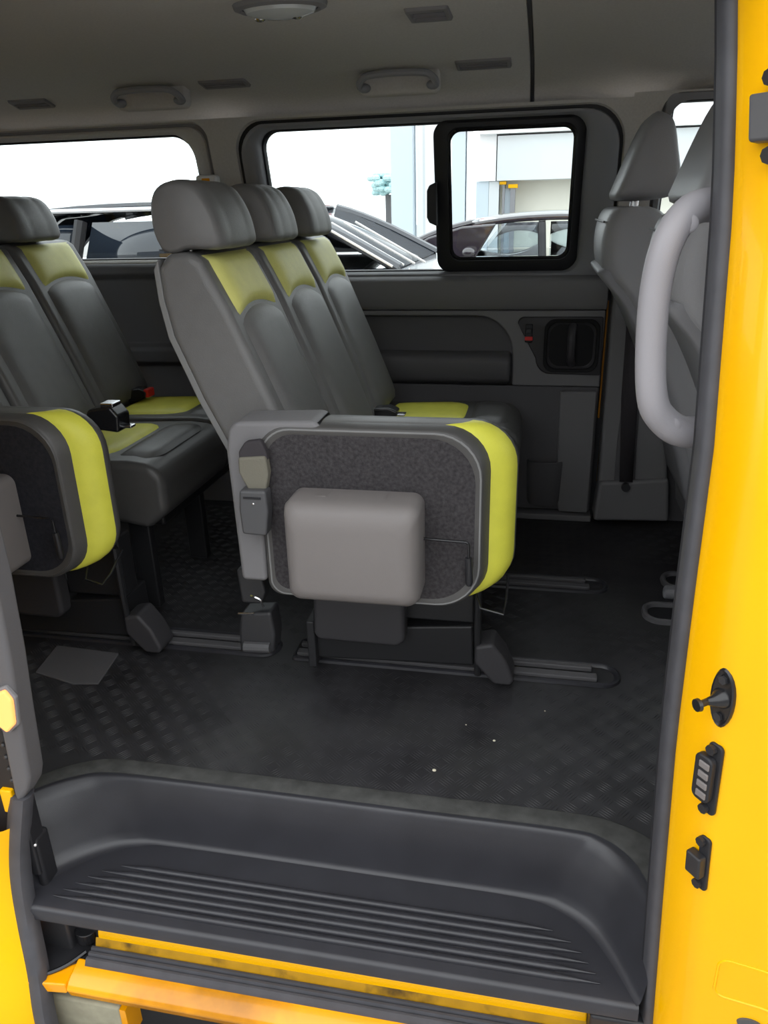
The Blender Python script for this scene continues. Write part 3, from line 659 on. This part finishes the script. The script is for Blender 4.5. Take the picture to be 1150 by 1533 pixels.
anchor(.365, 1.88, 'oval floor anchor with raised rim nearest the doorway'); anchor(.44, 2.08, 'oval floor anchor half hidden behind the seal further back')
lv = M().prism([(-.03, -.02), (-.025, .02), (.04, .03), (.06, -.02)], 'z', 0, .03).build('floor_bumper', TRIM, bevel=.01); lv.location = (.405, 1.985, 0); tag(lv, 'rounded light grey cap between the two oval floor anchors', 'bumper')
for k, (x, y, s_) in enumerate(((-.158, 1.178, .004), (-.048, 1.287, .003), (-.11, 1.33, .0018), (.055, 1.405, .0018))):
    c = M().ball((0, 0, s_*.6), s_, s_*.8, s_*.6, n=5).build('crumb', CRUMB); c.location = (x, y, .001)
    tag(c, ('largest pale crumb on the black floor near the step edge', 'small pale crumb on the floor behind the largest one', 'tiny pale speck at the left of the floor centre', 'tiny pale speck nearest the rail end')[k], 'crumb', 'crumbs on the floor')

# ================================================================== CEILING FITTINGS
def handle(x0, x1, y, label):
    z = roofz(y); cx = (x0+x1)/2; h = (x1-x0)/2
    a = empty('assist_handle', (cx, y, z)); tag(a, label, 'handle', 'assist handles on the headliner')
    P = smoothpath([(-h+.006, .030, -.040), (-h, .008, -.037), (-h+.006, -.010, -.026), (-h+.03, -.018, -.015), (0, -.020, -.012), (h-.03, -.018, -.015), (h-.006, -.010, -.026), (h, .008, -.037), (h-.006, .030, -.040)], 4)
    M().tube(P, .0095, 10).build('grip', TRIM, a)
    for sg in (-1, 1): M().ball((sg*(h-.010), .018, -.040), .018, .018, .012).build('mount', TRIM, a)
    M().loft([[(p, y_, q) for p, q in rrect(-h-.006+e, h+.006-e, -.058+e, .01, .018, 5)] for y_, e in ((.06, 0), (.024, 0), (.020, .004))], cap1=True).build('recess_plate', HEAD, a, ang=60)
handle(-.508, -.30, 2.27, 'grey assist handle on the headliner above the far door window')
handle(-1.24, -1.035, 2.28, 'grey assist handle on the headliner above the rear quarter window')
def vent(cx, y, w_, d, label, tilt=0):
    z = roofz(y); dz = roofz(y+.02)-roofz(y-.02); a = empty('air_vent', (cx, y, z)); a.rotation_euler = (math.atan2(dz, .04), 0, 0)
    tag(a, label, 'vent', 'air vents on the headliner')
    h = w_/2
    M().loft([[(p, q, zz) for p, q in rrect(-h+e, h-e, -d+e, d-e, .006, 4)] for e, zz in ((0, .0), (.002, -.006), (.010, -.007), (.013, -.002))]).build('frame', TRIMM, a)
    M().loft([[(p, q, -.001) for p, q in rrect(-h+.01, h-.01, -d+.01, d-.01, .004, 4)]], cap0=True).build('backing', TRIMD, a)
    for k in range(3):
        yy = lerp(-d+.014, d-.014, k/2); B(-h+.012, h-.012, yy-.0035, yy+.0035, -.007, -.001, 'slat', TRIMM, a)
vent(-.175, 2.27, .145, .036, 'air vent to the right of the assist handle above the far door window')
vent(-.905, 2.30, .14, .03, 'air vent between the two assist handles')
vent(-1.56, 2.36, .13, .03, 'leftmost air vent above the rear quarter window')
vent(-.252, 1.80, .09, .05, 'square air vent high on the headliner beside the dome lamp')
dl = empty('dome_lamp', (-.52, 1.645, roofz(1.645))); tag(dl, 'oval clear dome lamp on the headliner at the top edge', 'lamp')
M().loft([[(.095*k*math.cos(a), .06*k*math.sin(a), z) for a in [2*PI*i/24 for i in range(24)]] for k, z in ((1, 0), (.97, -.008), (.85, -.012), (.8, -.008))]).build('bezel', TRIMM, dl)
M().loft([[(.075*k*math.cos(a), .046*k*math.sin(a), z) for a in [2*PI*i/24 for i in range(24)]] for k, z in ((1, -.006), (.9, -.016), (.6, -.022), (.2, -.024))], cap1=True).build('lens', LENS, dl)
for s in (-.045, .03): M().ball((s, .01, -.02), .012, .008, .006).build('bulb', CHROME, dl)

# ================================================================== FRONT SEATS
def frontseat(loc, label, hw=.27):
    s = empty('front_seat', loc); tag(s, label, 'seat')
    # profile in x z (x forward), seat width along y
    W = .40
    P = [(.02, .86), (-.01, .98), (.01, 1.02), (.05, 1.025), (.10, 1.01), (.15, .90), (.19, .75), (.24, .55), (.28, .42), (.20, .38), (.13, .45), (.09, .60), (.045, .75)]
    def spine(secs, ya, yb, r):
        out = []
        S = smoothpath([(a[0], a[1], b[0]) for a, b in secs], 4); Q = smoothpath([(b[1], 0, 0) for a, b in secs], 4)
        for (rx, rz, fx), (fz, _, _) in zip(S, Q):
            L_ = math.hypot(fx-rx, fz-rz)
            out.append([(lerp(rx, fx, u/L_), v, lerp(rz, fz, u/L_)) for u, v in rrect(0, L_, ya, yb, min(r, L_*.45), 5)])
        return out
    secs = [((.03, 1.018), (.09, 1.018)), ((.008, 1.012), (.125, 1.005)), ((-.006, .985), (.15, .97)), ((-.012, .93), (.175, .90)), ((.0, .865), (.205, .82)), ((.055, .80), (.235, .74)), ((.12, .68), (.275, .62)), ((.19, .52), (.31, .48)), ((.25, .36), (.35, .34))]
    b = M().loft(spine(secs, 0, W, .05), True, True, True).build('backrest', VINF, s, ang=70)
    # piping seam lines across the back
    M().tube(smoothpath([(-.010, .03, .985), (-.012, .2, .985), (-.010, W-.03, .985)], 4), .003, 6).build('seam', VIN, b)
    sh = [((-.004, .876), (.05, .862)), ((-.014, .860), (.09, .80)), ((.045, .79), (.15, .72)), ((.105, .68), (.20, .62)), ((.172, .52), (.26, .48)), ((.232, .36), (.31, .34)), ((.262, .26), (.33, .25))]
    M().loft(spine(sh, .012, W-.012, .03), True, True, True).build('back_shell', TRIM, s, ang=70)
    HP = [(.015, 1.05), (.03, 1.032), (.13, 1.035), (.17, 1.06), (.155, 1.15), (.14, 1.205), (.12, 1.225), (.09, 1.225), (.06, 1.17)]
    HP = [p[:2] for p in smoothpath([(a, b_, 0) for a, b_ in HP+[HP[0]]], 3)[:-1]]
    cx, cz = .10, 1.11; R = []
    Wh = hw; y0 = (W-hw)/2
    for t, sc in ((0, .75), (.008, .88), (.025, .97), (.05, 1), (Wh-.05, 1), (Wh-.025, .97), (Wh-.008, .88), (Wh, .75)):
        R.append([(cx+(a-cx)*sc, y0+t, cz+(b_-cz)*sc) for a, b_ in HP])
    h = M().loft(R, True, True, True).build('headrest', VINF, s, ang=80)
    for q in (.14, .24): M().tube([(.07, q, .98), (.075, q, 1.06)], .006, 8).build('headrest_post', CHROME, h)
    M().prism([(.27, .36), (.28, .46), (.60, .47), (.66, .44), (.66, .36), (.60, .30), (.30, .30)], 'y', 0, W).build('seat_cushion', VINF, s, bevel=.035, seg=4)
    M().prism([(.27, .36), (.30, .30), (.62, .28), (.62, .10), (.58, .03), (.36, .03), (.30, .15)], 'y', .03, W-.03).build('seat_base', TRIM, s, bevel=.02)
    return s
frontseat((.155, 2.02, .0), 'light grey front seat with tall headrest on the far side of the cab')
frontseat((.232, 1.41, -.01), 'light grey front seat on the near side behind the grab handle', .38)

# ================================================================== OUTSIDE
struct(B(-14, 14, -5.3, -5, -.6, 2.6, 'unseen_wall_near', BEAMD, smooth=False), 'unseen grey wall added behind the camera to darken the near-side light')  # added out of view to dim the light reaching step and jamb
gr = struct(B(-60, 60, -30, 80, -.66, -.6, 'ground', GROUND, smooth=False), 'pale concrete ground')
def car(name, label, loc, paint, glass, up, belt, zb, width, glassx, direction, wheels, stripes=False):
    c = empty(name, loc); tag(c, label, 'car')
    lo = [p for p in up]
    body = [(up[0][0], zb+.12)]+[(up[0][0], belt-.05)]+[(up[0][0]+.05, belt)]+[(up[-1][0]-.05, belt)]+[(up[-1][0], belt-.08)]+[(up[-1][0], zb+.12), (up[-1][0]-.1, zb), (up[0][0]+.1, zb)]
    return c
def carbuild(loc, paint, glass, low, top, side_panes, width, wheels, label, frame_t=.05):
    """low: closed body polygon (x,z); top: roof line open polyline from base of windscreen to base of rear glass"""
    c = empty('parked_car', loc); tag(c, label, 'car')
    M().prism(low, 'y', 0, width).build('body', paint, c, bevel=.08, seg=4)
    # roof shell strip following the roof line, with tumblehome
    ins = .14; rings = []
    belt = min(top[0][1], top[-1][1]); hz_ = max(p[1] for p in top)
    tp = [p[:2] for p in smoothpath([(a, b, 0) for a, b in top], 4)]
    def yo(z): return .06+ins*(z-belt)/(hz_-belt)
    i0 = [k for k, p in enumerate(tp) if p[1] > belt+(hz_-belt)*.80]
    rf = tp[i0[0]:i0[-1]+1]
    M().loft([[(a, yo(b)-.02, b-.04), (a, yo(b), b), (a, yo(b)+.08, b+.02), (a, width/2, b+.035), (a, width-yo(b)-.08, b+.02), (a, width-yo(b), b), (a, width-yo(b)+.02, b-.04)] for a, b in rf], closed=False).build('roof', paint, c, solid=.03)
    for seg_, nm in ((tp[:i0[0]+1], 'windscreen'), (tp[i0[-1]:], 'rear_glass')):
        M().loft([[(a, yo(b)+.03, b), (a, width-yo(b)-.03, b)] for a, b in seg_], closed=False).build(nm, glass, c, solid=.006)
        for sgn in (0, 1):
            M().tube([(a, (yo(b)+.01) if not sgn else (width-yo(b)-.01), b) for a, b in seg_], .035, 8).build('pillar', paint, c)
    for (x0, x1, xt0, xt1, z0, z1) in side_panes:
        for sgn in (0, 1):
            f = (lambda z: yo(z)) if not sgn else (lambda z: width-yo(z))
            M().loft([[(x0, f(z0), z0), (x1, f(z0), z0)], [(xt0, f(z1), z1), (xt1, f(z1), z1)]], closed=False).build('side_window', glass, c, solid=.006)
            for (a, b) in ((x1, xt1),):
                M().tube([(a+.02, f(z0), z0-.02), (b+.02, f(z1), z1+.02)], .04, 8).build('pillar', SEALD, c)
    for x in wheels:
        for y in (.12, width-.12):
            M().tube([(x, y-.11, -.28), (x, y+.11, -.28)], .32, 24).build('wheel', TYRE, c, bevel=.03)
            M().tube([(x, y-.115, -.28), (x, y+.115, -.28)], .19, 16).build('hub', CHROME, c)
    return c
c2 = carbuild((0, 8.0, 0), CARR, CARGL,
   [(-2.5, .10), (-2.45, .35), (-1.75, .50), (-1.2, .535), (1.75, .56), (2.25, .50), (2.35, .1), (2.3, -.38), (-2.4, -.38)],
   [(-1.62, .54), (-1.14, .755), (-.80, .85), (-.45, .905), (-.05, .93), (.40, .925), (.95, .88), (1.45, .74), (1.8, .57)],
   [(-.66, -.02, -.42, -.04, .555, .835), (.08, .82, .08, .72, .555, .84)], 1.75, (-1.65, 1.4), 'dark parked car seen through the sliding window pane of the far door')
M().ball((-.72, -.06, .60), .07, .05, .05).build('wing_mirror', CARR, c2)
M().prism([(-1.5, .54), (-.66, .54), (-.46, .86), (-.80, .84), (-1.14, .745)], 'y', .04, .12).build('front_quarter', CARR, c2, bevel=.02)
c1 = carbuild((0, 4.5, 0), CARB, CARGD,
   [(-4.4, .1), (-4.35, .62), (-3.9, .70), (-.85, .70), (.2, .52), (.35, .2), (.3, -.38), (-4.3, -.38)],
   [(-4.0, .70), (-3.6, .98), (-3.1, 1.08), (-2.3, 1.10), (-1.7, 1.06), (-1.28, .93), (-.82, .70)],
   [(-3.6, -2.95, -3.4, -2.9, .71, .98), (-2.85, -2.0, -2.8, -2.0, .71, .99), (-1.92, -1.2, -1.92, -1.45, .71, .97)], 1.8, (-3.6, -.55), 'dark estate car parked close beside the far side, behind the headrests')
for k in range(4):
    M().tube([(-1.30+.05*k, .10+.10*k, .955), (-.85+.05*k, .02+.10*k, .715)], .008, 6).build('reflection_strip', WHITE, c1)  # white bars standing in for bright reflections on the windscreen
M().tube([(-3.2, .16, 1.06), (-1.9, .16, 1.06)], .015, 8).build('roof_rail', CHROME, c1)
# buildings
def bld(name, boxes, label, cat):
    b = empty(name, (0, 14, -.6)); tag(b, label, cat)
    for (x0, x1, y0, y1, z0, z1, nm, mt_) in boxes: B(x0, x1, y0-14, y1-14, z0+.6, z1+.6, nm, mt_, b)
    return b
bld('column', [(-2.63, -2.25, 14, 14.4, -.6, 5, 'shaft', GREYC), (-2.72, -2.16, 13.9, 14.5, -.6, -.3, 'plinth', BEAM)], 'pale blue-grey square column seen through the fixed pane of the far door', 'column')
bld('column', [(-2.2, -1.8, 14.2, 14.6, -.6, 5, 'shaft', WHITEW), (-2.10, -2.06, 14.19, 14.2, -.6, 5, 'joint', BEAM)], 'white column just right of the blue-grey one', 'column')
bld('column', [(-1.52, -1.30, 13.5, 13.8, -.6, 2.18, 'shaft', GREYC), (-1.60, -1.2, 13.45, 13.85, 2.18, 2.5, 'red_cap', RED), (-1.26, -1.2, 13.5, 13.8, -.6, 2.2, 'edge', WHITEW)], 'grey column with a red cap at the left of the sliding pane', 'column')
hb = [(-1.15, 9, 15.0, 15.3, -.6, 5, 'wall', CREAM), (-.84, 9, 14.4, 15.0, 1.42, 2.12, 'beam_panel', BEAM), (-1.15, 9, 14.3, 15.0, 2.15, 5, 'upper_wall', WHITEW), (-1.15, -.86, 14.45, 15.0, 1.42, 2.15, 'wall_pier', WHITEW),
      (-1.2, -.98, 14.5, 15.0, -.6, 1.42, 'door_column', GREYC), (-.975, -.80, 14.5, 15.0, -.6, 1.415, 'door_column', BEAM), (-.74, -.70, 14.5, 14.8, -.6, 1.36, 'door_column', TRIM), (-.60, -.52, 14.5, 14.8, -.6, 1.30, 'door_column', TRIM),
      (-.79, -.68, 14.48, 14.82, 1.36, 1.41, 'yellow_cap', YEL), (-.64, -.48, 14.48, 14.82, 1.30, 1.36, 'yellow_cap', YEL), (-.70, -.60, 14.6, 14.8, -.6, 1.3, 'door_leaf', GREYC)]
bld('building', hb, 'cream and white workshop building beyond the dark car in the sliding pane', 'building')
tr = empty('tree', (-4.6, 24, -.6)); tag(tr, 'distant pale green tree left of the blue-grey column', 'tree')
tm = M()
for k in range(40):
    a = random.random()*6.28; r_ = random.random()**.5*.5; tm.ball((r_*math.cos(a), r_*math.sin(a), 2.25+random.uniform(-.25, .3)), .16, .16, .1, n=5)
tm.build('crown', LEAF, tr); M().tube([(0, 0, 0), (0, 0, 2)], .09, 8).build('trunk', TRIMD, tr)
